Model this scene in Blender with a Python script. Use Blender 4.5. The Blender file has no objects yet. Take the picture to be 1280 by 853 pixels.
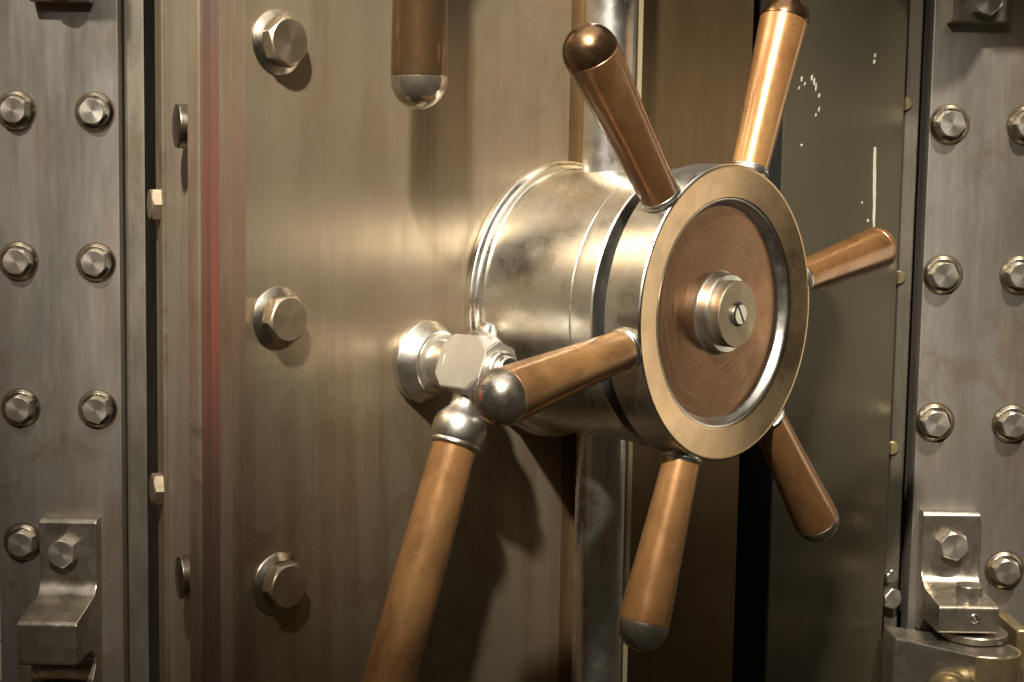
import bpy, bmesh, math, random
from mathutils import Vector, Matrix

random.seed(7)
R = math.radians
scn = bpy.context.scene
COL = scn.collection

# ------------------------------------------------------------------ camera
CZ = 1.5                                   # camera height (m)
F_PX, PITCH, ROLL = 1900.0, 0.1018, 0.0165
YAW = 0.8296                               # how far the door stands open
fw = Vector((0, math.cos(PITCH), -math.sin(PITCH)))
up0 = Vector((0, math.sin(PITCH), math.cos(PITCH)))
rt = Vector((1, 0, 0)) * math.cos(ROLL) + up0 * math.sin(ROLL)
up = up0 * math.cos(ROLL) - Vector((1, 0, 0)) * math.sin(ROLL)
cd = bpy.data.cameras.new('camera')
cd.sensor_width = 36.0
cd.lens = F_PX / 1280 * 36.0
cd.clip_start = 0.02
cd.clip_end = 100
cam = bpy.data.objects.new('camera', cd)
COL.objects.link(cam)
m = Matrix((rt, up, -fw)).transposed().to_4x4()
m.translation = (0, 0, CZ)
cam.matrix_world = m
scn.camera = cam


def at(u, v, y):
    """pixel of the 1280x853 photograph -> point at forward distance y (a plane parallel to the frame)"""
    d = rt * ((u - 640) / F_PX) - up * ((v - 426.5) / F_PX) + fw
    p = d * (y / d.y)
    return Vector((p.x, p.y, p.z + CZ))


# ------------------------------------------------------------------ light
w = bpy.data.worlds.new('World')
scn.world = w
w.use_nodes = True
bg = w.node_tree.nodes['Background']
bg.inputs[0].default_value = (1.0, 0.80, 0.56, 1)
bg.inputs[1].default_value = 0.025


def lamp(name, kind, loc, target, energy, color, **kw):
    ld = bpy.data.lights.new(name, kind)
    ld.energy = energy
    ld.color = color
    for k, v in kw.items():
        setattr(ld, k, v)
    o = bpy.data.objects.new(name, ld)
    COL.objects.link(o)
    o.location = loc
    o.rotation_euler = (Vector(target) - Vector(loc)).to_track_quat('-Z', 'Y').to_euler()
    return o


# gallery spots on the ceiling behind and above the camera
lamp('gallery_spot', 'SPOT', (-0.28, -0.15, CZ + 1.72), (-0.05, 2.0, CZ + 0.20), 760, (1.0, 0.945, 0.845),
     spot_size=R(36), spot_blend=0.85, shadow_soft_size=0.055)
lamp('gallery_spot', 'SPOT', (1.35, 1.35, CZ + 2.2), (1.16, 2.65, CZ + 0.16), 440, (1.0, 0.92, 0.80),
     spot_size=R(28), spot_blend=0.6, shadow_soft_size=0.05)
lamp('gallery_spot', 'SPOT', (-1.25, 0.9, CZ + 2.1), (-0.92, 2.6, CZ + 0.42), 400, (1.0, 0.92, 0.80),
     spot_size=R(24), spot_blend=0.9, shadow_soft_size=0.05)
# large soft area lamp added overhead for the drum's bright reflection
lamp('ceiling_fill', 'AREA', (-0.3, 1.2, CZ + 1.95), (-0.3, 1.3, CZ), 30, (1.0, 0.96, 0.88),
     shape='RECTANGLE', size=2.4, size_y=2.6)
# unseen area lamp added at the right for the wheel face's gold reflection
lamp('side_fill', 'AREA', (1.95, 2.46, CZ - 0.15), (0.3, 1.95, CZ - 0.15), 2.2, (1.0, 0.88, 0.66),
     shape='RECTANGLE', size=0.42, size_y=0.9)
# unseen area lamp added at the left to brighten drum and door edge
lamp('side_fill', 'AREA', (-2.4, 1.9, CZ + 0.80), (0.0, 1.9, CZ), 1.1, (1.0, 0.93, 0.80),
     shape='RECTANGLE', size=0.9, size_y=0.9)
# red area lamp added at the left for the edge strips' red reflection
lamp('red_reflection_light', 'AREA', (-1.9, 1.87, CZ - 0.10), (-0.4, 1.75, CZ - 0.05), 0.8, (1.0, 0.17, 0.09),
     shape='RECTANGLE', size=0.45, size_y=0.75)

scn.view_settings.view_transform = 'Standard'
scn.view_settings.look = 'None'
scn.view_settings.exposure = 0.0
scn.view_settings.gamma = 1.0
scn.render.engine = 'CYCLES'
scn.cycles.caustics_reflective = True
scn.cycles.sample_clamp_indirect = 8.0
scn.cycles.max_bounces = 8

# ------------------------------------------------------------------ materials
TDIR = (math.cos(YAW), math.sin(YAW), 0.0)


def mat_base(name):
    mt = bpy.data.materials.new(name)
    mt.use_nodes = True
    nt = mt.node_tree
    b = nt.nodes['Principled BSDF']
    return mt, nt, b


def nnode(nt, t, **kw):
    n = nt.nodes.new(t)
    for k, v in kw.items():
        if k in ('operation', 'blend_type', 'data_type', 'direction_type', 'axis', 'noise_dimensions', 'feature', 'distance'):
            setattr(n, k, v)
        else:
            n.inputs[k].default_value = v
    return n


def noise(nt, co, scale, detail=4, rough=0.55, vec=(1, 1, 1), dist=0.0):
    mp = nt.nodes.new('ShaderNodeMapping')
    mp.inputs['Scale'].default_value = vec
    nt.links.new(co, mp.inputs['Vector'])
    n = nt.nodes.new('ShaderNodeTexNoise')
    n.inputs['Scale'].default_value = scale
    n.inputs['Detail'].default_value = detail
    n.inputs['Roughness'].default_value = rough
    n.inputs['Distortion'].default_value = dist
    nt.links.new(mp.outputs[0], n.inputs['Vector'])
    return n.outputs['Fac']


def ramp(nt, fac, lo, hi, a=0.0, b=1.0):
    r = nt.nodes.new('ShaderNodeMapRange')
    r.inputs['From Min'].default_value = lo
    r.inputs['From Max'].default_value = hi
    r.inputs['To Min'].default_value = a
    r.inputs['To Max'].default_value = b
    nt.links.new(fac, r.inputs['Value'])
    return r.outputs[0]


def mixc(nt, fac, a, b, mode='MIX'):
    x = nt.nodes.new('ShaderNodeMix')
    x.data_type = 'RGBA'
    x.blend_type = mode
    if isinstance(fac, float):
        x.inputs['Factor'].default_value = fac
    else:
        nt.links.new(fac, x.inputs['Factor'])
    for i, v in ((6, a), (7, b)):
        if isinstance(v, (tuple, list)):
            x.inputs[i].default_value = tuple(v) + ((1,) if len(v) == 3 else ())
        else:
            nt.links.new(v, x.inputs[i])
    return x.outputs[2]


def math_n(nt, op, a, b):
    x = nt.nodes.new('ShaderNodeMath')
    x.operation = op
    for i, v in ((0, a), (1, b)):
        if isinstance(v, (int, float)):
            x.inputs[i].default_value = v
        else:
            nt.links.new(v, x.inputs[i])
    return x.outputs[0]


def metal(name, base, rough=0.3, metallic=1.0, dark=None, stain=None, stain_scale=5.0, stain_amt=0.6,
          brush=None, brush_amt=0.25, bump=0.15, aniso=0.0, tangent=None, rvar=0.12, specks=0.0,
          stain_vec=(1, 1, 0.35), coat=0.0, scratch=0.0, drips=0.0, drip_col=(0.20, 0.13, 0.07)):
    """worn metal: broad stains, brushed grain along one axis, patchy gloss, small pits"""
    mt, nt, b = mat_base(name)
    tc = nt.nodes.new('ShaderNodeTexCoord')
    oi = nt.nodes.new('ShaderNodeObjectInfo')
    ad = nt.nodes.new('ShaderNodeVectorMath')
    ad.operation = 'MULTIPLY_ADD'
    nt.links.new(oi.outputs['Random'], ad.inputs[0])
    ad.inputs[1].default_value = (7.3, 3.1, 5.7)
    nt.links.new(tc.outputs['Object'], ad.inputs[2])
    co = ad.outputs[0]
    dark = dark or tuple(c * 0.62 for c in base)
    big = noise(nt, co, stain_scale * 0.6, 5, 0.6, stain_vec, 0.3)
    c = mixc(nt, ramp(nt, big, 0.35, 0.68), base, dark)
    if stain:
        st = noise(nt, co, stain_scale * 1.3, 7, 0.68, stain_vec, 0.8)
        c = mixc(nt, ramp(nt, st, 0.50, 0.72, 0.0, stain_amt), c, stain)
    rg = ramp(nt, noise(nt, co, stain_scale * 2.2, 6, 0.65, stain_vec), 0.3, 0.72, rough - rvar, rough + rvar)
    hgt = noise(nt, co, 60, 5, 0.6)
    if brush:
        br = noise(nt, co, 1.0, 3, 0.7, brush)
        c = mixc(nt, ramp(nt, br, 0.3, 0.75, 0.0, brush_amt), c, tuple(x * 0.45 for x in base))
        rg = math_n(nt, 'ADD', rg, ramp(nt, br, 0.3, 0.7, -0.04, 0.06))
        hgt = math_n(nt, 'ADD', math_n(nt, 'MULTIPLY', hgt, 0.35), br)
    if drips:
        dn = noise(nt, co, 1.0, 4, 0.6, (26, 26, 1.1), 0.2)
        dm = math_n(nt, 'MULTIPLY', ramp(nt, dn, 0.48, 0.66, 0, drips), ramp(nt, noise(nt, co, 2.6, 3), 0.38, 0.60))
        c = mixc(nt, dm, c, drip_col)
        rg = math_n(nt, 'ADD', rg, math_n(nt, 'MULTIPLY', dm, 0.12))
        bn = noise(nt, co, 9.0, 6, 0.7, (1, 1, 1), 1.5)
        bm_ = math_n(nt, 'MULTIPLY', ramp(nt, bn, 0.50, 0.64, 0, drips), ramp(nt, noise(nt, co, 1.7, 2), 0.44, 0.62))
        c = mixc(nt, bm_, c, tuple(x * 1.1 for x in drip_col))
    if scratch:
        tot = None
        for (rx, rz, sc) in ((0.35, 0.2, (700, 700, 9)), (1.2, 0.9, (9, 600, 600)), (-0.6, 0.5, (600, 11, 500))):
            mp = nt.nodes.new('ShaderNodeMapping')
            mp.inputs['Rotation'].default_value = (rx * .4, rx, rz)
            nt.links.new(co, mp.inputs['Vector'])
            f = ramp(nt, noise(nt, mp.outputs[0], 1.0, 1, 0.4, sc, 0.4), 0.735, 0.80)
            tot = f if tot is None else math_n(nt, 'MAXIMUM', tot, f)
        sm_ = math_n(nt, 'MULTIPLY', tot, ramp(nt, noise(nt, co, 7, 4), 0.42, 0.62, 0, scratch))
        c = mixc(nt, sm_, c, tuple(min(1, x * 1.7) for x in base))
        rg = math_n(nt, 'ADD', rg, math_n(nt, 'MULTIPLY', sm_, 0.15))
    if specks:
        sp = noise(nt, co, 240, 2, 0.5)
        sm = math_n(nt, 'MULTIPLY', ramp(nt, sp, 0.66, 0.72), ramp(nt, noise(nt, co, 14, 3), 0.45, 0.65, 0, specks))
        c = mixc(nt, sm, c, (0.03, 0.02, 0.012))
    nt.links.new(c, b.inputs['Base Color'])
    nt.links.new(rg, b.inputs['Roughness'])
    b.inputs['Metallic'].default_value = metallic
    if coat:
        b.inputs['Coat Weight'].default_value = coat
        b.inputs['Coat Roughness'].default_value = 0.18
    bp = nt.nodes.new('ShaderNodeBump')
    bp.inputs['Strength'].default_value = bump
    bp.inputs['Distance'].default_value = 0.0006
    nt.links.new(hgt, bp.inputs['Height'])
    nt.links.new(bp.outputs[0], b.inputs['Normal'])
    if aniso:
        b.inputs['Anisotropic'].default_value = aniso
        if tangent == 'radial':
            tg = nt.nodes.new('ShaderNodeTangent')
            tg.direction_type = 'RADIAL'
            tg.axis = 'Z'
            nt.links.new(tg.outputs[0], b.inputs['Tangent'])
        elif tangent:
            cx = nt.nodes.new('ShaderNodeCombineXYZ')
            for i in range(3):
                cx.inputs[i].default_value = tangent[i]
            nt.links.new(cx.outputs[0], b.inputs['Tangent'])
    return mt


M = {}
M['door'] = metal('brushed_door_steel', (0.395, 0.315, 0.215), 0.40, 0.70, scratch=0.8, drips=0.6, dark=(0.335, 0.26, 0.17), stain=(0.24, 0.16, 0.09),
                  stain_scale=3.6, stain_amt=0.42, brush=(420, 420, 5), brush_amt=0.22, bump=0.10, aniso=0.62,
                  tangent=TDIR, rvar=0.06, stain_vec=(2.0, 1, 0.42))
M['door_brown'] = metal('browned_door_steel', (0.215, 0.142, 0.072), 0.36, 0.75, drips=0.5, drip_col=(.12,.06,.025), dark=(0.18, 0.115, 0.056), stain=(0.13, 0.075, 0.034),
                        stain_scale=3.6, stain_amt=0.5, brush=(330, 330, 4), brush_amt=0.25, bump=0.08, aniso=0.4,
                        tangent=TDIR, rvar=0.06, stain_vec=(2.0, 1, 0.35))
M['core'] = metal('oily_core_steel', (0.43, 0.35, 0.25), 0.68, 0.4, stain=(0.24, 0.16, 0.08), stain_scale=9,
                  stain_amt=0.5, brush=(120, 120, 4), brush_amt=0.25, bump=0.2, rvar=0.05)
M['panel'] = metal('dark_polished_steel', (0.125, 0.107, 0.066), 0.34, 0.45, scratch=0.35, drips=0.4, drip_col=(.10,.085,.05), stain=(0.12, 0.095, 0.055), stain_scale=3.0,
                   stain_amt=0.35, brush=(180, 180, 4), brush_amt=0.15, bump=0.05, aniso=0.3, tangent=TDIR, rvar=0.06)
M['edge'] = metal('oiled_edge_steel', (0.41, 0.335, 0.235), 0.45, 0.62, drips=0.8, scratch=0.6, stain=(0.20, 0.13, 0.07), stain_scale=9,
                  stain_amt=0.6, brush=(260, 260, 4), brush_amt=0.35, bump=0.16, rvar=0.07)
M['edge_bright'] = metal('polished_edge_steel', (0.50, 0.40, 0.32), 0.34, 0.9, brush=(200, 200, 3), brush_amt=0.2,
                         bump=0.05, rvar=0.05)
M['frame'] = metal('frame_steel', (0.44, 0.40, 0.345), 0.37, 0.74, scratch=0.5, drips=0.8, drip_col=(.25,.175,.11), dark=(0.31, 0.288, 0.255), stain=(0.30, 0.21, 0.13),
                   stain_scale=4.2, stain_amt=0.38, brush=(70, 70, 5), brush_amt=0.16, bump=0.07, rvar=0.10, specks=0.25)
M['jamb'] = metal('rough_jamb_steel', (0.30, 0.262, 0.20), 0.46, 0.8, stain=(0.20, 0.15, 0.07), stain_scale=9,
                  stain_amt=0.55, brush=(160, 160, 9), brush_amt=0.4, bump=0.3, rvar=0.10)
M['nickel'] = metal('nickel_plate', (0.90, 0.87, 0.80), 0.31, 1.0, scratch=0.5, dark=(0.74, 0.70, 0.61), stain=(0.42, 0.36, 0.28),
                    stain_scale=9, stain_amt=0.5, bump=0.06, rvar=0.10, specks=0.55, stain_vec=(1, 1, 1))
M['bolt'] = metal('turned_bolt_steel', (0.66, 0.60, 0.51), 0.36, 0.85, stain=(0.36, 0.27, 0.18), stain_scale=18,
                  stain_amt=0.4, bump=0.08, rvar=0.06, aniso=0.6, tangent='radial', stain_vec=(1, 1, 1))
M['bolt_door'] = metal('tan_bolt_steel', (0.50, 0.40, 0.28), 0.36, 0.9, stain=(0.32, 0.23, 0.14), stain_scale=18,  # tan base colour puts in the door's reflection on its bolt heads
                       stain_amt=0.5, bump=0.08, rvar=0.06, aniso=0.5, tangent='radial', stain_vec=(1, 1, 1), scratch=0.4)
M['washer'] = metal('washer_steel', (0.55, 0.48, 0.37), 0.30, 1.0, stain=(0.33, 0.24, 0.13), stain_scale=22,
                    stain_amt=0.5, bump=0.08, rvar=0.08, stain_vec=(1, 1, 1))
M['brass_face'] = metal('worn_plated_brass', (0.66, 0.51, 0.32), 0.25, 1.0, scratch=0.6, dark=(0.50, 0.34, 0.20), stain=(0.40, 0.27, 0.19),
                        stain_scale=5, stain_amt=0.55, bump=0.05, rvar=0.07, stain_vec=(1, 1, 1), specks=0.2)
M['disc'] = metal('copper_brown_disc', (0.34, 0.19, 0.105), 0.34, 0.95, dark=(0.30, 0.16, 0.085), stain=(0.22, 0.10, 0.05),
                  stain_scale=8, stain_amt=0.5, bump=0.10, rvar=0.07, aniso=0.6, tangent='radial', stain_vec=(1, 1, 1))
def swirl(mt):
    nt = mt.node_tree
    b = nt.nodes['Principled BSDF']
    tc = nt.nodes.new('ShaderNodeTexCoord')
    sp = nt.nodes.new('ShaderNodeSeparateXYZ')
    nt.links.new(tc.outputs['Object'], sp.inputs[0])
    an = math_n(nt, 'ARCTAN2', sp.outputs[1], sp.outputs[0])
    ln = nt.nodes.new('ShaderNodeVectorMath')
    ln.operation = 'LENGTH'
    cx2 = nt.nodes.new('ShaderNodeCombineXYZ')
    nt.links.new(sp.outputs[0], cx2.inputs[0])
    nt.links.new(sp.outputs[1], cx2.inputs[1])
    nt.links.new(cx2.outputs[0], ln.inputs[0])
    wob = noise(nt, tc.outputs['Object'], 16, 3)
    rad = math_n(nt, 'ADD', ln.outputs['Value'], math_n(nt, 'MULTIPLY', wob, .012))
    cv = nt.nodes.new('ShaderNodeCombineXYZ')
    nt.links.new(math_n(nt, 'MULTIPLY', rad, 260.0), cv.inputs[0])
    nt.links.new(math_n(nt, 'MULTIPLY', an, 1.6), cv.inputs[1])
    n = nt.nodes.new('ShaderNodeTexNoise')
    n.inputs['Scale'].default_value = 1.0
    n.inputs['Detail'].default_value = 4
    nt.links.new(cv.outputs[0], n.inputs['Vector'])
    old = b.inputs['Base Color'].links[0].from_socket
    nt.links.new(mixc(nt, ramp(nt, n.outputs['Fac'], .45, .75, 0, .55), old, (.52, .36, .23)), b.inputs['Base Color'])
    oldr = b.inputs['Roughness'].links[0].from_socket
    nt.links.new(math_n(nt, 'ADD', oldr, ramp(nt, n.outputs['Fac'], .3, .7, -.06, .10)), b.inputs['Roughness'])


swirl(M['disc'])
M['copper'] = metal('worn_copper_grip', (0.49, 0.255, 0.095), 0.30, 0.45, scratch=0.7, dark=(0.31, 0.135, 0.046), stain=(0.12, 0.055, 0.025),
                    stain_scale=13, stain_amt=0.7, bump=0.08, rvar=0.10, stain_vec=(1, 1, 0.6), specks=0.6, coat=0.6)
M['copper_dark'] = metal('dark_copper_grip', (0.27, 0.125, 0.045), 0.32, 0.5, dark=(0.17, 0.08, 0.03), stain=(0.46, 0.27, 0.11),
                         stain_scale=11, stain_amt=0.5, bump=0.08, rvar=0.09, stain_vec=(1, 1, 0.6), specks=0.6, coat=0.6)
M['grip_glossy'] = metal('glossy_brown_grip', (0.20, 0.115, 0.055), 0.22, 0.8, dark=(0.17, 0.10, 0.05), stain=(0.16, 0.09, 0.04),
                         stain_scale=9, stain_amt=0.6, bump=0.05, rvar=0.06, stain_vec=(1, 1, 0.6))
M['cap_clean'] = metal('clean_silver_cap', (0.66, 0.56, 0.42), 0.26, 0.9, stain=(0.40, 0.28, 0.16), stain_scale=24,
                       stain_amt=0.4, bump=0.05, stain_vec=(1, 1, 1))
M['nickel_satin'] = metal('satin_nickel', (0.70, 0.66, 0.58), 0.42, 0.85, dark=(0.62, 0.58, 0.50), stain_scale=20, bump=0.1,
                          brush=(300, 300, 20), brush_amt=0.15, rvar=0.05)
M['cap_brown'] = metal('browned_cap', (0.26, 0.15, 0.075), 0.27, 0.95, stain=(0.14, 0.07, 0.03), stain_scale=20,
                       stain_amt=0.5, bump=0.06, stain_vec=(1, 1, 1), specks=0.4)
M['cap'] = metal('worn_silver_cap', (0.72, 0.65, 0.53), 0.29, 0.95, stain=(0.28, 0.17, 0.08), stain_scale=24,
                 stain_amt=0.6, bump=0.10, stain_vec=(1, 1, 1), specks=1.0)
M['bracket'] = metal('bracket_steel', (0.52, 0.46, 0.37), 0.30, 0.85, stain=(0.17, 0.125, 0.07), stain_scale=13,
                     stain_amt=0.65, bump=0.12, rvar=0.12, specks=0.6, stain_vec=(1, 1, 1))
M['brass'] = metal('dull_brass', (0.58, 0.45, 0.24), 0.36, 0.75, stain=(0.30, 0.20, 0.08), stain_scale=13,
                   stain_amt=0.55, bump=0.10, stain_vec=(1, 1, 1))
M['glint'] = metal('glint_brass', (0.78, 0.66, 0.42), 0.40, 0.6, bump=0.05)  # bright base colour carries the reflection along the rod
M['grease'] = metal('brown_grease', (0.10, 0.065, 0.035), 0.5, 0.3, bump=0.2)
M['black'] = metal('gap_black', (0.006, 0.005, 0.004), 0.9, 0.0, bump=0.1)  # flat black: the darkness of the gaps is put into this colour
M['hole'] = metal('hole_shade_black', (0.006, 0.005, 0.004), 0.8, 0.0, bump=0.0)  # shade inside small holes, put into the colour
M['interior'] = metal('unlit_gap_dark', (0.035, 0.024, 0.013), 0.7, 0.0, bump=0.1)  # near-black: the dark of unlit gaps is put into this colour
M['tile'] = metal('cream_wall_tile', (0.70, 0.60, 0.40), 0.45, 0.0, bump=0.1)
M['paint'] = metal('dried_cream_paint', (0.80, 0.74, 0.58), 0.6, 0.0, bump=0.2)


# ------------------------------------------------------------------ mesh helpers
def finish(name, bm, mat, parent=None, mw=None, angle=32):
    me = bpy.data.meshes.new(name)
    bm.normal_update()
    bm.to_mesh(me)
    bm.free()
    me.shade_smooth()
    me.set_sharp_from_angle(angle=R(angle))
    me.materials.append(M[mat])
    return link(name, me, parent, mw)


def link(name, me, parent=None, mw=None):
    o = bpy.data.objects.new(name, me)
    COL.objects.link(o)
    if parent is not None:
        o.parent = parent
    if mw is not None:
        o.matrix_local = mw
    wn = o.modifiers.new('WeightedNormal', 'WEIGHTED_NORMAL')
    wn.keep_sharp = True
    wn.weight = 90
    return o


def empty(name, loc, rz=0.0):
    o = bpy.data.objects.new(name, None)
    COL.objects.link(o)
    o.location = loc
    o.rotation_euler = (0, 0, rz)
    o.empty_display_size = 0.05
    return o


def tag(o, label=None, cat=None, group=None, kind=None):
    if label:
        o['label'] = label
    if cat:
        o['category'] = cat
    if group:
        o['group'] = group
    if kind:
        o['kind'] = kind
    return o


def box_bm(x0, x1, y0, y1, z0, z1, bev=0.0, seg=2, bm=None):
    own = bm is None
    b = bmesh.new()
    bmesh.ops.create_cube(b, size=1.0)
    for v in b.verts:
        v.co = Vector((x0 + (v.co.x + .5) * (x1 - x0), y0 + (v.co.y + .5) * (y1 - y0), z0 + (v.co.z + .5) * (z1 - z0)))
    if bev:
        bmesh.ops.bevel(b, geom=b.edges[:], offset=bev, segments=seg, profile=0.6, affect='EDGES')
    if own:
        return b
    me = bpy.data.meshes.new('tmp')
    b.to_mesh(me)
    b.free()
    bm.from_mesh(me)
    bpy.data.meshes.remove(me)
    return bm


def lathe_bm(prof, seg=64, bm=None):
    """prof: (radius, z) pairs, revolved about Z"""
    b = bm or bmesh.new()
    rings = []
    for r, z in prof:
        if r < 1e-6:
            rings.append([b.verts.new((0, 0, z))])
        else:
            rings.append([b.verts.new((r * math.cos(2 * math.pi * k / seg), r * math.sin(2 * math.pi * k / seg), z)) for k in range(seg)])
    for A, B in zip(rings, rings[1:]):
        for k in range(seg):
            k2 = (k + 1) % seg
            if len(A) == 1 and len(B) == 1:
                continue
            if len(A) == 1:
                b.faces.new((A[0], B[k], B[k2]))
            elif len(B) == 1:
                b.faces.new((A[k], A[k2], B[0]))
            else:
                b.faces.new((A[k], A[k2], B[k2], B[k]))
    bmesh.ops.recalc_face_normals(b, faces=b.faces[:])
    return b


def prism_bm(poly, x0, x1, bev=0.0, seg=2):
    """polygon of (y, z) extruded along X"""
    b = bmesh.new()
    A = [b.verts.new((x0, y, z)) for y, z in poly]
    B = [b.verts.new((x1, y, z)) for y, z in poly]
    b.faces.new(A)
    b.faces.new(B[::-1])
    for i in range(len(poly)):
        j = (i + 1) % len(poly)
        b.faces.new((A[i], B[i], B[j], A[j]))
    bmesh.ops.recalc_face_normals(b, faces=b.faces[:])
    if bev:
        es = [e for e in b.edges if e.calc_face_angle(0) > R(25)]
        bmesh.ops.bevel(b, geom=es, offset=bev, segments=seg, profile=0.6, affect='EDGES')
    return b


def vprism_bm(poly, z0, z1, bev=0.0, seg=2):
    """plan polygon of (x, y) extruded upwards"""
    b = bmesh.new()
    A = [b.verts.new((x, y, z0)) for x, y in poly]
    B = [b.verts.new((x, y, z1)) for x, y in poly]
    b.faces.new(A)
    b.faces.new(B[::-1])
    for i in range(len(poly)):
        j = (i + 1) % len(poly)
        b.faces.new((A[i], B[i], B[j], A[j]))
    bmesh.ops.recalc_face_normals(b, faces=b.faces[:])
    if bev:
        es = [e for e in b.edges if e.calc_face_angle(0) > R(25)]
        bmesh.ops.bevel(b, geom=es, offset=bev, segments=seg, profile=0.6, affect='EDGES')
    return b


def hex_head_bm(r, h, seg=48):
    """hexagon head with the corners turned off to a round face; r = corner radius, axis Z, base at 0"""
    b = bmesh.new()
    ap = r * math.cos(math.pi / 6)
    rt_ = ap * 0.96
    ring0, ring1, ring2 = [], [], []
    for k in range(seg):
        a = 2 * math.pi * k / seg
        q = ((a + math.pi / 6) % (math.pi / 3)) - math.pi / 6
        rr = ap / math.cos(q)
        # chamfer cone: height falls with distance outside the round face
        z = h - 0.0006 - max(0.0, rr - rt_) * 0.62
        ring0.append(b.verts.new((rr * math.cos(a), rr * math.sin(a), 0)))
        ring1.append(b.verts.new((rr * math.cos(a), rr * math.sin(a), z)))
        ring2.append(b.verts.new((rt_ * math.cos(a), rt_ * math.sin(a), h)))
    rin = [b.verts.new((rt_ * .5 * math.cos(2 * math.pi * k / seg), rt_ * .5 * math.sin(2 * math.pi * k / seg), h)) for k in range(seg)]
    c = b.verts.new((0, 0, h))
    for A, B in ((ring0, ring1), (ring1, ring2), (ring2, rin)):
        for k in range(seg):
            k2 = (k + 1) % seg
            b.faces.new((A[k], A[k2], B[k2], B[k]))
    for k in range(seg):
        b.faces.new((rin[k], rin[(k + 1) % seg], c))
    bmesh.ops.recalc_face_normals(b, faces=b.faces[:])
    return b


def arc(cr, cz, r, a0, a1, n):
    return [(cr + r * math.cos(R(a0 + (a1 - a0) * i / n)), cz + r * math.sin(R(a0 + (a1 - a0) * i / n))) for i in range(n + 1)]


def axis_mat(loc, zdir, roll=0.0):
    """local Z along zdir"""
    q = Vector(zdir).normalized().to_track_quat('Z', 'Y')
    return Matrix.Translation(Vector(loc)) @ q.to_matrix().to_4x4() @ Matrix.Rotation(roll, 4, 'Z')


# shared bolt meshes -------------------------------------------------------
def mesh_of(name, bm, mat, angle=30):
    me = bpy.data.meshes.new(name)
    bm.to_mesh(me)
    bm.free()
    me.shade_smooth()
    me.set_sharp_from_angle(angle=R(angle))
    me.materials.append(M[mat])
    return me


def washer_prof(r0, r1, h, hole):
    return [(hole, 0.0005), (r0, 0.0), (r0, 0.0015), (r0 - 0.001, 0.0028), (r1 + 0.001, h - 0.0006), (r1, h), (hole, h)]


DOOR_WASHER = mesh_of('door_washer', lathe_bm(washer_prof(.0350, .0270, .0075, .01), 56), 'washer')
DOOR_HEAD = mesh_of('door_head', hex_head_bm(.0280, .0135), 'bolt_door', 22)
TALL_HEAD = mesh_of('tall_head', hex_head_bm(.0270, .024), 'bolt', 22)
FR_WASHER = mesh_of('frame_washer', lathe_bm(washer_prof(.0335, .0285, .007, .01), 56), 'washer')
FR_HEAD = mesh_of('frame_head', hex_head_bm(.0250, .0135), 'bolt', 22)


GREASE = mesh_of('grease', lathe_bm([(.0362, .0001), (.0358, .0006), (.033, .0007)], 56), 'grease')


def hex_bolt(parent, loc, zdir, roll, washer, head, h):
    b = link('hex_bolt', head, parent, axis_mat(Vector(loc) + Vector(zdir).normalized() * h, zdir, roll))
    link('washer', washer, b, Matrix.Translation((0, 0, -h)) @ Matrix.Rotation(roll, 4, 'Z'))
    if washer is FR_WASHER:
        link('grease_ring', GREASE, b, Matrix.Translation((random.uniform(-.0006, .0006), random.uniform(-.001, .0004), -h)))
    return b


# ------------------------------------------------------------------ setting
D0 = Vector((0.0635, 2.013, CZ - 0.1493))       # spindle axis on the face of the door
YF = 2.70                                       # face of the frame plates

# near-black sheet: the unlit vault's darkness is put into its colour
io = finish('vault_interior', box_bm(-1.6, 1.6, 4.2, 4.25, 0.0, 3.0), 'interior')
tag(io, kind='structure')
# tiled wall beside the frame
tw = finish('tile_wall', box_bm(-2.2, -0.905, YF + 0.06, YF + 0.2, 0.0, 3.0), 'jamb')
tag(tw, kind='structure')
tile_me = mesh_of('tile', box_bm(0, .146, -.012, 0, 0, .072, .002), 'tile')
for k in range(14):
    link('wall_tile', tile_me, tw, Matrix.Translation((-0.905 - .148, YF + 0.0601, 0.42 + k * .0745)))

# ------------------------------------------------------------------ frame plates
xl_in = at(151, 426, YF).x
fl_ = empty('frame_plate', (-0.81, YF, 0.0))
tag(fl_, 'tall grey steel frame plate with two columns of hex bolts beside cream tiles', 'steel plate')


def plate_child(name, root, x0, x1, y0, y1, z0, z1, mat, bev=.003):
    L = root.location
    return finish(name, box_bm(x0 - L.x, x1 - L.x, y0 - L.y, y1 - L.y, z0 - L.z, z1 - L.z, bev), mat, root)


plate_child('plate', fl_, -0.9235, xl_in, YF, YF + .05, 0.02, 2.6, 'frame')
NY = Vector((0, -1, 0))
for (x, z, ro) in [(-.879, .117, 8), (-.741, .117, 20), (-.879, -.148, 24), (-.741, -.148, 12), (-.879, -.411, 5), (-.741, -.411, 14), (-.879, -.657, 2)]:
    hex_bolt(fl_, (x + .81, 0, CZ + z), NY, R(ro), FR_WASHER, FR_HEAD, .007)

xr_in = at(1150, 426, YF).x
fr_ = empty('frame_plate', (0.95, YF, 0.0))
tag(fr_, 'grey steel frame plate carrying the hinge brackets beyond the dark door panel', 'steel plate')
plate_child('plate', fr_, xr_in, 1.35, YF, YF + .05, 0.02, 2.6, 'frame')
for (x, z, ro) in [(.763, .12, 22), (.899, .12, 25), (.763, -.145, 26), (.899, -.143, 20), (.760, -.41, 21), (.899, -.41, 18), (.899, -.678, 15)]:
    hex_bolt(fr_, (x - .95, 0, CZ + z), NY, R(ro), FR_WASHER, FR_HEAD, .007)

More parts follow.
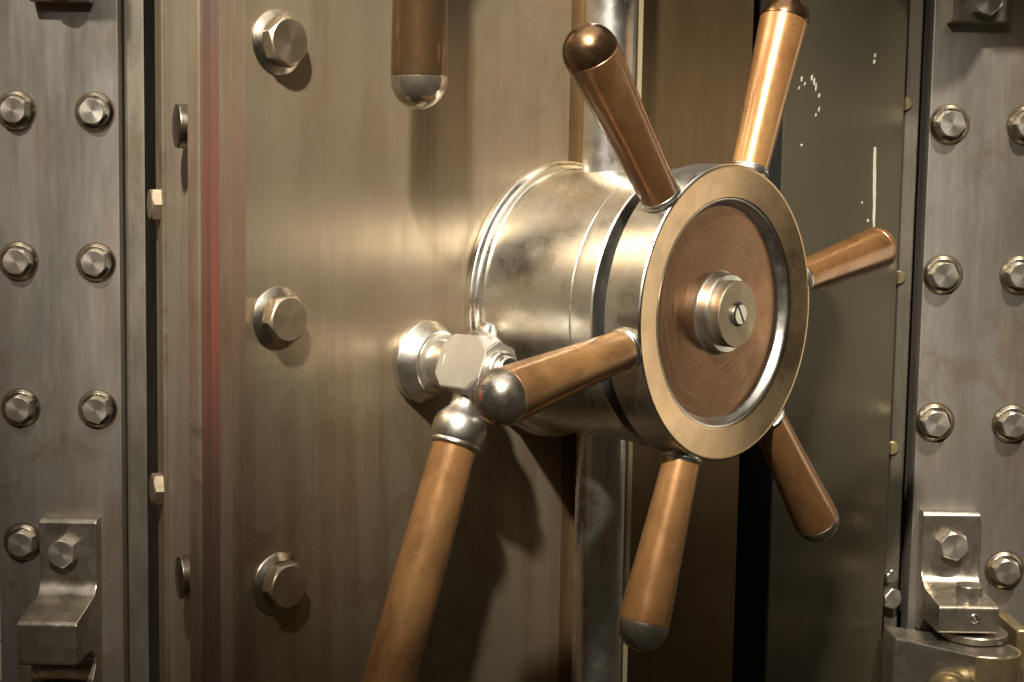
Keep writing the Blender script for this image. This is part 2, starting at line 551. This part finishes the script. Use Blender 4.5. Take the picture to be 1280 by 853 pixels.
# rough jamb bars behind the plates' edges
ja = finish('frame_jamb', box_bm(at(157.5, 426, YF + .03).x, at(183, 426, YF + .03).x, YF + .03, YF + .16, 0.02, 2.6, .004), 'jamb')
tag(ja, 'narrow rough jamb bar between bolted grey plate and the open door edge', 'door jamb')
jb = finish('frame_jamb', box_bm(at(1117, 426, YF + .03).x, at(1137, 426, YF + .03).x, YF + .03, YF + .16, 0.02, 2.6, .004), 'jamb')
tag(jb, 'narrow jamb bar behind the edge of the dark door panel', 'door jamb')
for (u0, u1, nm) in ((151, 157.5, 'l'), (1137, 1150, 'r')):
    bk = finish('jamb_recess', box_bm(at(u0 - 3, 426, YF + .08).x, at(u1 + 3, 426, YF + .08).x, YF + .08, YF + .12, 0.02, 2.6), 'interior')  # dark backing strip: the gap's shade sits in its colour
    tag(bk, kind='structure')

# ------------------------------------------------------------------ the door
door = empty('vault_door', D0, YAW)
tag(door, 'thick open steel vault door with brushed face, stepped edge and large drum', 'vault door')
ZB, ZT = -1.28, 1.0          # door bottom and top measured from the spindle
SL = -.5205                  # left edge of the face plate


def dbox(name, s0, s1, d0, d1, mat, bev=.002, z0=ZB, z1=ZT, parent=None):
    return finish(name, box_bm(s0, s1, -d1, -d0, z0, z1, bev), mat, parent or door)


dbox('front_plate', SL, .0115, -.022, 0, 'door', .0022)
dbox('front_plate', .0120, .4345, -.022, 0, 'door_brown', .0015)
dbox('edge_strip', SL + .0012, .432, -.047, -.0222, 'edge', .0015)
dbox('edge_strip', SL + .0038, .432, -.066, -.0472, 'edge_bright', .0008)
dbox('edge_strip', SL + .0035, .432, -.083, -.0662, 'edge_bright', .0008)
dbox('edge_strip', SL + .0005, .432, -.104, -.0832, 'edge', .0025)
dbox('groove_backing', .4347, .5305, -.20, -.09, 'black', .001)  # black backing: the gap's darkness is in its colour
dbox('groove_side', .5285, .5305, -.0895, -.004, 'black', .0005)  # thin liner added to blacken the lit panel side inside the gap
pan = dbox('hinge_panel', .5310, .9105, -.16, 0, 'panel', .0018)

# tapered core of the door behind the steps (plan outline in door coordinates: s, local y = depth behind the face)
ct, st_ = math.cos(YAW), math.sin(YAW)


def w2d(x, y):
    dx, dy = x - D0.x, y - D0.y
    return (dx * ct + dy * st_, -dx * st_ + dy * ct)


q0 = Vector((-.3520, 1.715))
wd = Vector((-.39, .92)).normalized()
q1 = q0 + wd * .214
core = [w2d(*q0), w2d(*q1), (.40, w2d(*q1)[1]), (.40, .1042), (w2d(*q0)[0], .1042)]
core = [core[0], core[1], core[2], core[3]]
finish('tapered_core', vprism_bm(core, ZB + .01, ZT - .01, .002), 'core', door)
# thin back plate, a little proud of the core
e0 = q1 + wd * .001
nrm = Vector((-wd.y, wd.x))           # outward from the core
if nrm.x > 0:
    nrm = -nrm
b0 = w2d(*(e0 + nrm * .0055)); b1 = w2d(*(e0 + nrm * .0055 + wd * .045))
finish('back_plate', vprism_bm([b0, b1, (.40, b1[1]), (.40, b0[1])], ZB + .02, ZT - .02, .001), 'edge', door)


def ray_col(u, base, dirv):
    """point on the plan line base + k*dirv that lies in picture column u (at mid height)"""
    k = (u - 640) / F_PX
    t = (base.x - k * base.y) / (k * dirv.y - dirv.x)
    return base + dirv * t


nl = Vector((nrm.x * ct + nrm.y * st_, -nrm.x * st_ + nrm.y * ct, 0))      # same direction in door coordinates
lb_me = mesh_of('locking_bolt_mesh', lathe_bm([(0, 0), (.0255, 0), (.0255, .030)] + arc(.0235, .030, .002, 0, 90, 3) + [(0, .0335)], 48), 'washer')


def zpix(v, y):
    return at(220, v, y).z - D0.z


for v in (157.5, 722):
    tip = ray_col(217.5, q0 + nrm * .022, wd)
    s_, y_ = w2d(*(tip - nrm * .0335))
    o = link('locking_bolt', lb_me, door, axis_mat((s_, y_, zpix(v, tip.y)), nl))
eh_me = mesh_of('edge_head', hex_head_bm(.0215, .0125), 'edge', 22)
for v in (256, 611):
    pb = e0 + nrm * .0055 + wd * .020
    s_, y_ = w2d(*pb)
    link('hex_bolt', eh_me, door, axis_mat((s_, y_, zpix(v, pb.y)), nl, R(30)))

# bolts along the free side of the face
ND = Vector((0, -1, 0))
for z, ro in ((.299, 12), (.0005, 36), (-.297, 32)):
    hex_bolt(door, (-.4755, 0, z), ND, R(ro), DOOR_WASHER, DOOR_HEAD, .0075)

# drum housing the spindle bearings
AX = axis_mat((0, 0, 0), ND)
drum_prof = [(.1710, .020), (.1710, .1600), (.1703, .1608), (.1680, .1612), (.1680, .1625), (.1716, .1630), (.1722, .1640),
             (.1722, .1740), (.1735, .1750), (.1735, .1945), (.1720, .1965), (.1600, .1970), (.10, .1970)]
drum = finish('drum_housing', lathe_bm(drum_prof, 160), 'nickel', door, AX)
fl_prof = [(.10, .0002), (.1815, .0002), (.1822, .001), (.1822, .0085), (.1810, .0105)] + arc(.1808, .0215, .0098, 262, 182, 8) + [(.1708, .0225)]
fl_prof = [(.1815, .0002), (.1822, .001), (.1822, .0085), (.1812, .0100), (.1790, .0110), (.1770, .0120), (.1755, .0138), (.1744, .0162), (.1738, .0190), (.1738, .0215), (.1728, .0225), (.1700, .0226)]
finish('flange', lathe_bm(fl_prof, 160), 'nickel', drum)
finish('spindle', lathe_bm([(.1500, .190), (.1500, .225)], 96), 'black', drum)  # black: shade between drum and wheel is put into its colour
# set screw in the gap between drum and wheel
finish('set_screw', lathe_bm([(0, .012)] + [(.0075, .009), (.0085, .006), (.0085, 0)], 24), 'nickel', drum,
       axis_mat((-.160, -.035, .204), (-1, 0, .05)))

# scratches and paint on the dark panel
def panel_mark(u, v0, v1, wpx, k=0):
    """thin dried paint mark at picture column u between rows v0 and v1, lying on the panel face"""
    def hit(uu, vv):
        d = rt * ((uu - 640) / F_PX) - up * ((vv - 426.5) / F_PX) + fw
        n = Vector((math.sin(YAW), -math.cos(YAW), 0))
        o = Vector((0, 0, CZ))
        return o + d * ((D0 - o).dot(n) / d.dot(n))
    b = bmesh.new()
    nseg = max(2, int((v1 - v0) / 8))
    top = []
    for i in range(nseg + 1):
        f = i / nseg
        ww = wpx * (0.45 + 0.55 * math.sin(math.pi * min(1, f * .8 + .15))) * random.uniform(.8, 1.15)
        uc = u + k * f + random.uniform(-.3, .3)
        row = []
        for du in (-ww / 2, ww / 2):
            p = hit(uc + du, v0 + (v1 - v0) * f) - D0
            row.append((p.x * ct + p.y * st_, p.z))
        top.append([b.verts.new((s, y, z)) for (s, z), y in ((row[0], -.0002), (row[0], -.0012), (row[1], -.0012), (row[1], -.0002))])
    for A, B in zip(top, top[1:]):
        for i in range(3):
            b.faces.new((A[i], A[i + 1], B[i + 1], B[i]))
    b.faces.new(top[0]); b.faces.new(top[-1])
    bmesh.ops.recalc_face_normals(b, faces=b.faces[:])
    return finish('paint_drip', b, 'paint', pan)


panel_mark(1093.5, 184, 284, 3.2, -1.5)
for (u, v, h, ww) in [(1094, 67, 5, 2.2), (1093, 75, 5, 2.0), (1002, 96, 6, 1.6), (1015, 94, 7, 1.7), (1018, 98, 9, 1.6), (1020, 104, 10, 1.6),
                      (1024, 117, 5, 1.6), (1024, 134, 6, 1.4), (1020, 142, 4, 1.4), (1002, 180, 3, 1.8), (1085, 274, 4, 1.8), (999, 108, 4, 1.2),
                      (1078, 252, 3, 1.3), (1006, 103, 4, 1.2)]:
    panel_mark(u, v, v + h, ww, -.8)
# round plug ends showing past the panel's edge
plug_me = mesh_of('plug', lathe_bm([(.012, 0), (.012, .004), (.0105, .0055), (0, .0055)], 32), 'brass')
for v in (130, 347, 560):
    yy = YF + .03
    p = at(1131 - (v - 130) * .0385, v, yy)
    link('plug', plug_me, jb, axis_mat((p.x, p.y, p.z), NY))

# ------------------------------------------------------------------ bolt rod through the drum
rod = empty('bolt_rod', D0 + Matrix.Rotation(YAW, 3, 'Z') @ Vector((0, -.075, ZB)), YAW)
tag(rod, 'polished vertical steel rod running into top and bottom of the drum', 'bolt rod')
finish('shaft', lathe_bm([(.0325, 0), (.0325, -ZB - .150)], 64), 'nickel', rod)
finish('shaft', lathe_bm([(.0325, -ZB + .150), (.0325, ZT - ZB)], 64), 'nickel', rod)
# flat bar added to stand in for the rod's bright edge reflection
gd = finish('glint_bar', box_bm(.0385, .0485, -.0900, -.0005, -1.25, .98, .0015), 'glint')
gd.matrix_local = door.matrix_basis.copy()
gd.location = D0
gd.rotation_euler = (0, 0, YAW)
tag(gd, 'thin flat bar added as the bright glint right beside the polished rod', 'guide bar')

# ------------------------------------------------------------------ handwheels
cap_prof_n = 14


def make_wheel(name, root_loc, ang0, dmid, label, style):
    """wheel turning about the door normal; local frame: X along the door, -Y out of the door"""
    root = empty(name, root_loc, YAW)
    tag(root, label, 'handwheel')
    A = axis_mat((0, 0, 0), ND)
    d0, d1 = dmid - .0305, dmid + .021
    band = [(.148, d0), (.1775, d0), (.1795, d0 + .002), (.1797, d1 - .0022), (.1785, d1 - .0004)]
    finish('rim_band', lathe_bm(band, 180), 'nickel', root, A)
    ring = [(.1785, d1 - .0004), (.1770, d1), (.1745, d1 - .0003), (.1425, d1 - .0048), (.1400, d1 - .0052), (.1390, d1 - .0060)]
    fr = finish('face_ring', lathe_bm(ring, 180), 'brass_face', root, A)
    finish('bevel', lathe_bm([(.1390, d1 - .0060), (.1372, d1 - .0064), (.1362, d1 - .0070), (.1345, d1 - .0092), (.1328, d1 - .0126),
                              (.1310, d1 - .0156), (.1300, d1 - .0168), (.1288, d1 - .0172)], 180), 'nickel', fr)
    finish('face_disc', lathe_bm([(.1292, d1 - .0171), (.05, d1 - .0171), (0, d1 - .0171)], 128), 'disc', root, A)
    hub = [(.0520, d1 - .0170), (.0500, d1 - .0164), (.0490, d1 - .014), (.0482, d1 - .004), (.0468, d1 - .0022), (.0420, d1 - .0020), (.0400, d1 - .0018)]
    hb = finish('hub', lathe_bm(hub, 96), 'nickel', root, A)
    finish('hub_cap', lathe_bm([(.0405, d1 - .0030), (.0405, d1 + .0095), (.0395, d1 + .0108), (.0150, d1 + .0110), (.0145, d1 + .0102)], 96), 'bolt_door', hb)
    # slotted screw: two halves of a low dome with the slot between them
    sb = bmesh.new()
    n = 28
    for sgn in (-1, 1):
        pts = []
        a0 = math.asin(.0016 / .0140)
        outer = [(sgn * .0140 * math.sin(a0 + (math.pi - 2 * a0) * i / n), .0140 * math.cos(a0 + (math.pi - 2 * a0) * i / n)) for i in range(n + 1)]
        vb = [sb.verts.new((x, y, 0)) for x, y in outer]
        vt = [sb.verts.new((x, y, .0030)) for x, y in outer]
        v2 = [sb.verts.new((sgn * .0016 + (x - sgn * .0016) * .82, y * .82, .0046)) for x, y in outer]
        for i in range(n):
            sb.faces.new((vb[i], vb[i + 1], vt[i + 1], vt[i]))
            sb.faces.new((vt[i], vt[i + 1], v2[i + 1], v2[i]))
        sb.faces.new(v2)
        sb.faces.new((vb[0], vt[0], v2[0], v2[-1], vt[-1], vb[-1]))
    bmesh.ops.recalc_face_normals(sb, faces=sb.faces[:])
    finish('slotted_screw', sb, 'nickel', hb, Matrix.Translation((0, 0, d1 + .0108)) @ Matrix.Rotation(R(style['slot']), 4, 'Z'))
    finish('screw_recess', lathe_bm([(.0150, d1 + .0104), (.0, d1 + .0104)], 32), 'hole', hb)  # black floor: the recess's shade is put into its colour
    cap_at = {}
    # six tapered grips
    for k in range(6):
        a = R(ang0 + 60 * k)
        gm, cm = style['mats'][k]
        dirv = Vector((math.cos(a), 0, math.sin(a)))
        g = finish('handle', lathe_bm([(.0190, .1782), (.0222, .1862), (.0228, .1880), (.0238, .215), (.0252, .260), (.0272, .305), (.0292, .345),
                                       (.0304, .368), (.0307, .3815), (.0300, .3822), (.0300, .3830)], 56), gm, root,
                   axis_mat((0, -dmid, 0), dirv))
        finish('ferrule', lathe_bm([(.0200, .1780), (.0205, .1800), (.0236, .1808), (.0246, .1816), (.0246, .1834), (.0238, .1846), (.0232, .1862), (.0232, .1872), (.0200, .1905)], 56), 'nickel', g)
        cp = [(.0298, .3826), (.0307, .3834), (.0309, .3850)]
        for i in range(1, cap_prof_n + 1):
            t = math.pi / 2 * i / cap_prof_n
            cp.append((.0309 * math.cos(t) if i < cap_prof_n else 0, .3850 + .0315 * math.sin(t)))
        c = finish('end_cap', lathe_bm(cp, 56), cm, g)
        # black discs with the shade of drilled holes in their colour, given as sideways and upward offsets in cap radii seen from the room
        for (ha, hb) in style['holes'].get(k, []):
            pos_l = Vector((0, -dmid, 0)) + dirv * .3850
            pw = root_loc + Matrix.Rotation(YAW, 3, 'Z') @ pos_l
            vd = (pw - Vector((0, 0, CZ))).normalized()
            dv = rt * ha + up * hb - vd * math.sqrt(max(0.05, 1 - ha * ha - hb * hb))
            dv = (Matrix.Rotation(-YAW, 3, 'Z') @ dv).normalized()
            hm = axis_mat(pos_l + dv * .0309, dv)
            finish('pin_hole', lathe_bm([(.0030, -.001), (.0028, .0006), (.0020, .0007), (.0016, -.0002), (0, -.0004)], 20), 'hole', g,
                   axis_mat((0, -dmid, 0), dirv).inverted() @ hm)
    return root


wheel_loc = D0.copy()
style1 = dict(slot=32, mats=[('copper', 'copper'), ('copper', 'cap_brown'), ('copper_dark', 'cap_brown'), ('copper', 'cap'), ('copper', 'cap'), ('copper', 'cap')],
              holes={3: [(-.67, .30), (-.42, -.78)], 2: [(-.54, .49)], 4: [(-.08, -.84), (-.45, -.55)]})
wheel = make_wheel('handwheel', wheel_loc, 10.3, .250, 'six-handled wheel with brass face ring and brown disc on the drum', style1)

# ------------------------------------------------------------------ lever handles
def make_lever(s0, z0, ang, DB, glen, label, grip_mat, cap_mat=None):
    lv = empty('lever_handle', D0 + Matrix.Rotation(YAW, 3, 'Z') @ Vector((s0, 0, z0)), YAW)
    tag(lv, label, 'lever handle')
    finish('rose', lathe_bm([(.0500, .0003), (.0505, .002), (.0500, .008), (.0480, .0105), (.0390, .0290), (.0370, .0300), (.0365, .0325), (.0335, .0335), (.030, .034)], 72), 'nickel', lv, AX)
    finish('stem', lathe_bm([(.0300, .030), (.0295, DB - .030), (.0310, DB - .026), (.0200, DB - .026)], 56), 'nickel', lv, AX)
    la = R(ang)
    zax = Vector((math.cos(la), 0, math.sin(la)))          # along the grip
    yax = Vector((0, -1, 0))
    xax = yax.cross(zax)
    BM = Matrix((xax, yax, zax)).transposed().to_4x4()
    BM.translation = Vector((0, -DB, .000))
    bb = bmesh.new()
    bmesh.ops.create_cube(bb, size=1.0)
    for v in bb.verts:
        v.co = Vector((v.co.x * .060, v.co.y * .072, v.co.z * .064))
    bmesh.ops.bevel(bb, geom=bb.verts[:], offset=.016, segments=1, affect='VERTICES')
    bmesh.ops.bevel(bb, geom=bb.edges[:], offset=.0012, segments=2, affect='EDGES')
    blk = finish('block', bb, 'nickel_satin', lv, BM, 20)
    finish('end_nut', lathe_bm([(.0240, .034), (.0240, .042), (.0225, .044), (.0190, .0445), (.0185, .051), (.0170, .053), (0, .053)], 48), 'nickel', blk,
           axis_mat((0, 0, 0), (0, 1, 0)))
    finish('top_cap', lathe_bm([(.0230, .030), (.0235, .0335), (.0215, .037), (.0150, .0410), (.0125, .0440), (.0120, .0470), (.0085, .0530), (.0040, .0560), (0, .0565)], 48), 'nickel', blk,
           axis_mat((0, 0, 0), (0, 0, -1)))
    finish('collar', lathe_bm([(.0240, .030), (.0190, .036), (.0182, .042), (.0200, .050), (.0255, .057), (.0295, .062), (.0318, .069), (.0318, .079), (.0305, .086), (.0295, .0885),
                               (.0302, .090), (.0302, .0925), (.0285, .0945), (.0270, .095)], 64), 'nickel', blk)
    n = 8
    pr = [(.0262, .094)] + [(.0264 + .0046 * (i / n), .096 + (glen - .132) * i / n) for i in range(n + 1)]
    e = .096 + glen - .132
    r = pr[-1][0]
    finish('grip', lathe_bm(pr + [(r - .0006, e + .0006), (r - .0008, e + .0012)], 64), grip_mat, blk)
    cp = [(r - .0008, e + .0008), (r, e + .0016), (r + .0001, e + .003)]
    cp += [((r + .0001) * math.cos(math.pi / 2 * i / 14) if i < 14 else 0, e + .003 + .033 * math.sin(math.pi / 2 * i / 14)) for i in range(1, 15)]
    finish('end_cap', lathe_bm(cp, 64), cap_mat or grip_mat, blk)
    return lv


make_lever(-.2530, -.0640, -111.5, .090, .475, 'nickel lever with faceted block and long copper grip left of the drum', 'copper')
# second lever higher on the door: only its hanging grip comes into the picture
make_lever(-.3700, .2300 + .400, -90, .110, .400, 'upper lever with dark glossy silver-capped grip hanging straight down', 'grip_glossy', 'cap_clean')

# ------------------------------------------------------------------ hinge brackets
def fillet(p, r0, r1, a, n=6):
    pass


def bracket_bottom_right():
    o = at(1183, 675, YF)
    root = empty('hinge_bracket', (o.x, YF, o.z))
    tag(root, 'angled steel hinge bracket with upright pin over the hinge knuckle', 'bracket')
    hw = .0515
    t = .030
    zt = at(1183, 641, YF - t).z - o.z
    # side outline (y towards the camera is negative)
    zs = -.075
    out = [(0, zt), (-t + .006, zt), (-t, zt - .006), (-t, zs + .035)]
    out += [(-t - .035 + .035 * math.cos(R(a)), zs + .035 - .035 * math.sin(R(a))) for a in (15, 30, 45, 60, 75, 90)]
    out += [(-.150, zs - .006), (-.154, zs - .010), (-.154, zs - .050), (-.150, zs - .054), (-t - .03, zs - .054), (-t, zs - .085), (0, zs - .085)]
    finish('angle_plate', prism_bm(out, -hw, hw, .0025), 'bracket', root)
    link('hex_bolt', TALL_HEAD, root, axis_mat((0, -t, .0), NY, R(14)))
    finish('pin', lathe_bm([(.0235, 0), (.0235, .022), (.0220, .0245), (0, .0250)], 48), 'bracket', root, axis_mat((.012, -.105, zs - .004), (0, 0, 1)))
    finish('grease_plug', lathe_bm([(.009, 0), (.009, .0015), (.0065, .003), (.006, .001), (.003, .001), (0, .003)], 24), 'bracket', root, axis_mat((.010, -.154, zs - .026), NY))
    return root, o, zs, hw


bbr, obr, zsr, hwr = bracket_bottom_right()


def bracket_bottom_left():
    o = at(91, 684, YF)
    root = empty('hasp_bracket', (o.x, YF, o.z))
    tag(root, 'forked steel bracket bolted to the frame plate beside the cream tiles', 'bracket')
    hw = .0515
    t = .030
    zt = at(91, 650, YF - t).z - o.z
    zs = -.078
    out = [(0, zt), (-t + .006, zt), (-t, zt - .006), (-t, zs + .030)]
    out += [(-t - .035 + .035 * math.cos(R(a)), zs + .030 - .035 * math.sin(R(a))) for a in (15, 30, 45, 60)]
    out += [(-.155, zs - .016), (-.160, zs - .021), (-.160, zs - .088), (-.157, zs - .091), (-.080, zs - .091)]
    out += [(-.080 + .045 * math.sin(R(a)), zs - .136 + .045 * math.cos(R(a))) for a in (30, 60, 90)]
    out += [(-.035, zs - .30), (0, zs - .30)]
    finish('angle_plate', prism_bm(out, -hw, hw, .0025), 'bracket', root)
    lo = [(-.0352, zs - .125), (-.058, zs - .150), (-.150, zs - .158), (-.156, zs - .163), (-.156, zs - .22), (-.0352, zs - .24)]
    finish('lower_jaw', prism_bm(lo, -hw + .001, hw - .001, .0025), 'bracket', root)
    finish('side_leg', box_bm(-hw, -hw + .024, -.1595, -.037, zs - .27, zs - .0915, .002), 'bracket', root)
    link('hex_bolt', TALL_HEAD, root, axis_mat((-.006, -t, .0), NY, R(6)))
    return root


bracket_bottom_left()


def bracket_top(u, v, name, label, jut):
    """upper counterpart: plate whose shelf turns out towards the room above the picture"""
    o = at(u, v, YF)
    root = empty(name, (o.x, YF, o.z))
    tag(root, label, 'bracket')
    hw, t = .0515, .030
    out = [(0, 0), (-t + .002, 0), (-t, .003), (-t, .095), (-t - .03, .128), (-jut, .132), (-jut, .190), (-.02, .190), (0, .17)]
    finish('angle_plate', prism_bm(out, -hw, hw, .0025), 'bracket', root)
    link('hex_bolt', TALL_HEAD, root, axis_mat((.004, -t, .036), NY, R(14)))
    return root


bracket_top(1219.5, 31, 'hinge_bracket', 'shadowed steel bracket plate with one hex bolt high on the hinge side', .154)
bracket_top(80, 5, 'hasp_bracket', 'steel bracket high on the plate above the left bolt columns', .16)

# ------------------------------------------------------------------ hinge below the right bracket
def hinge(o, zs, sign, label, full=True):
    """knuckle and strap arm; o = bracket origin, sign = +1 hinge hangs below the bracket, -1 stands above it"""
    pc = Vector((o.x + .026, YF - .105, o.z + sign * (zs - .060)))
    root = empty('door_hinge', pc)
    tag(root, label, 'hinge')
    s = -sign

    def L(prof, name, mat, seg=72):
        return finish(name, lathe_bm([(r, s * z) for r, z in prof], seg), mat, root)
    L([(.0, .000), (.054, .000), (.056, .002), (.056, .012), (.054, .0135), (.0, .0135)], 'knuckle_washer', 'bracket')
    L([(.040, .0220), (.0405, .200)], 'knuckle', 'bracket')
    # strap arm reaching back to the door, its rounded end wrapped in brass
    zt, zb = s * .015, s * .200
    z0, z1 = min(zt, zb), max(zt, zb)
    C, rr = Vector((.004, -.060)), .050
    poly = [(-.141, .075), (-.141, -.008), (C.x - .030, C.y - rr + .004)]
    poly += [(C.x + rr * math.cos(R(q)), C.y + rr * math.sin(R(q))) for q in range(-100, 91, 10)]
    finish('strap_arm', vprism_bm(poly, z0, z1, .004, 3), 'bracket', root)
    ro, ri = rr + .0055, rr + .0008
    ang = list(range(-128, 101, 6))
    cap = [(C.x + ro * math.cos(R(q)), C.y + ro * math.sin(R(q))) for q in ang] + [(C.x + ri * math.cos(R(q)), C.y + ri * math.sin(R(q))) for q in ang[::-1]]
    finish('brass_sleeve', vprism_bm(cap, z0 - .001, z1 - .0015 if sign > 0 else z1 + .001, .0012), 'brass', root)
    finish('arm_boss', lathe_bm([(.036, 0), (.036, .024), (.034, .027), (.029, .028), (.028, .050), (.026, .053), (0, .053)], 56), 'brass', root,
           axis_mat((-.062, -.075, z1 - .066), (-.38, -1, 0.0)))
    return root, pc


hg, pc = hinge(obr, zsr, 1, 'hinge knuckle with strap arm and brass sleeve under the pinned bracket')
# upright brass ear beside the sleeve
finish('brass_ear', box_bm(.070, .092, -.012, .10, -.33, .004, .006, 3), 'brass', hg)

oth = at(1219.5, 31, YF)
uh, _ = hinge(Vector((oth.x, 0, oth.z + .136)), .0, -1, 'upper hinge knuckle with strap arm above the shadowed bracket plate')
finish('brass_ear', box_bm(.060, .200, -.050, .10, -.02, .33, .006, 3), 'brass', uh)  # unseen wide block added to broaden the shadow on the frame plate
# hex nuts at the end of the strap, peeping past the dark panel
for (u, v, rr) in ((1109, 719, .0135), (1110, 747, .0205)):
    p = at(u, v, YF + .012)
    nut = finish('strap_nut', hex_head_bm(rr, .026), 'bolt', None, axis_mat((p.x - .004, p.y + .012, p.z), (.45, -.89, 0), R(10)))
    tag(nut, 'larger steel hex nut peeping past the dark panel above the strap arm' if rr > .02 else
        'smaller brassy hex nut above the larger one at the dark panel edge', 'nut')
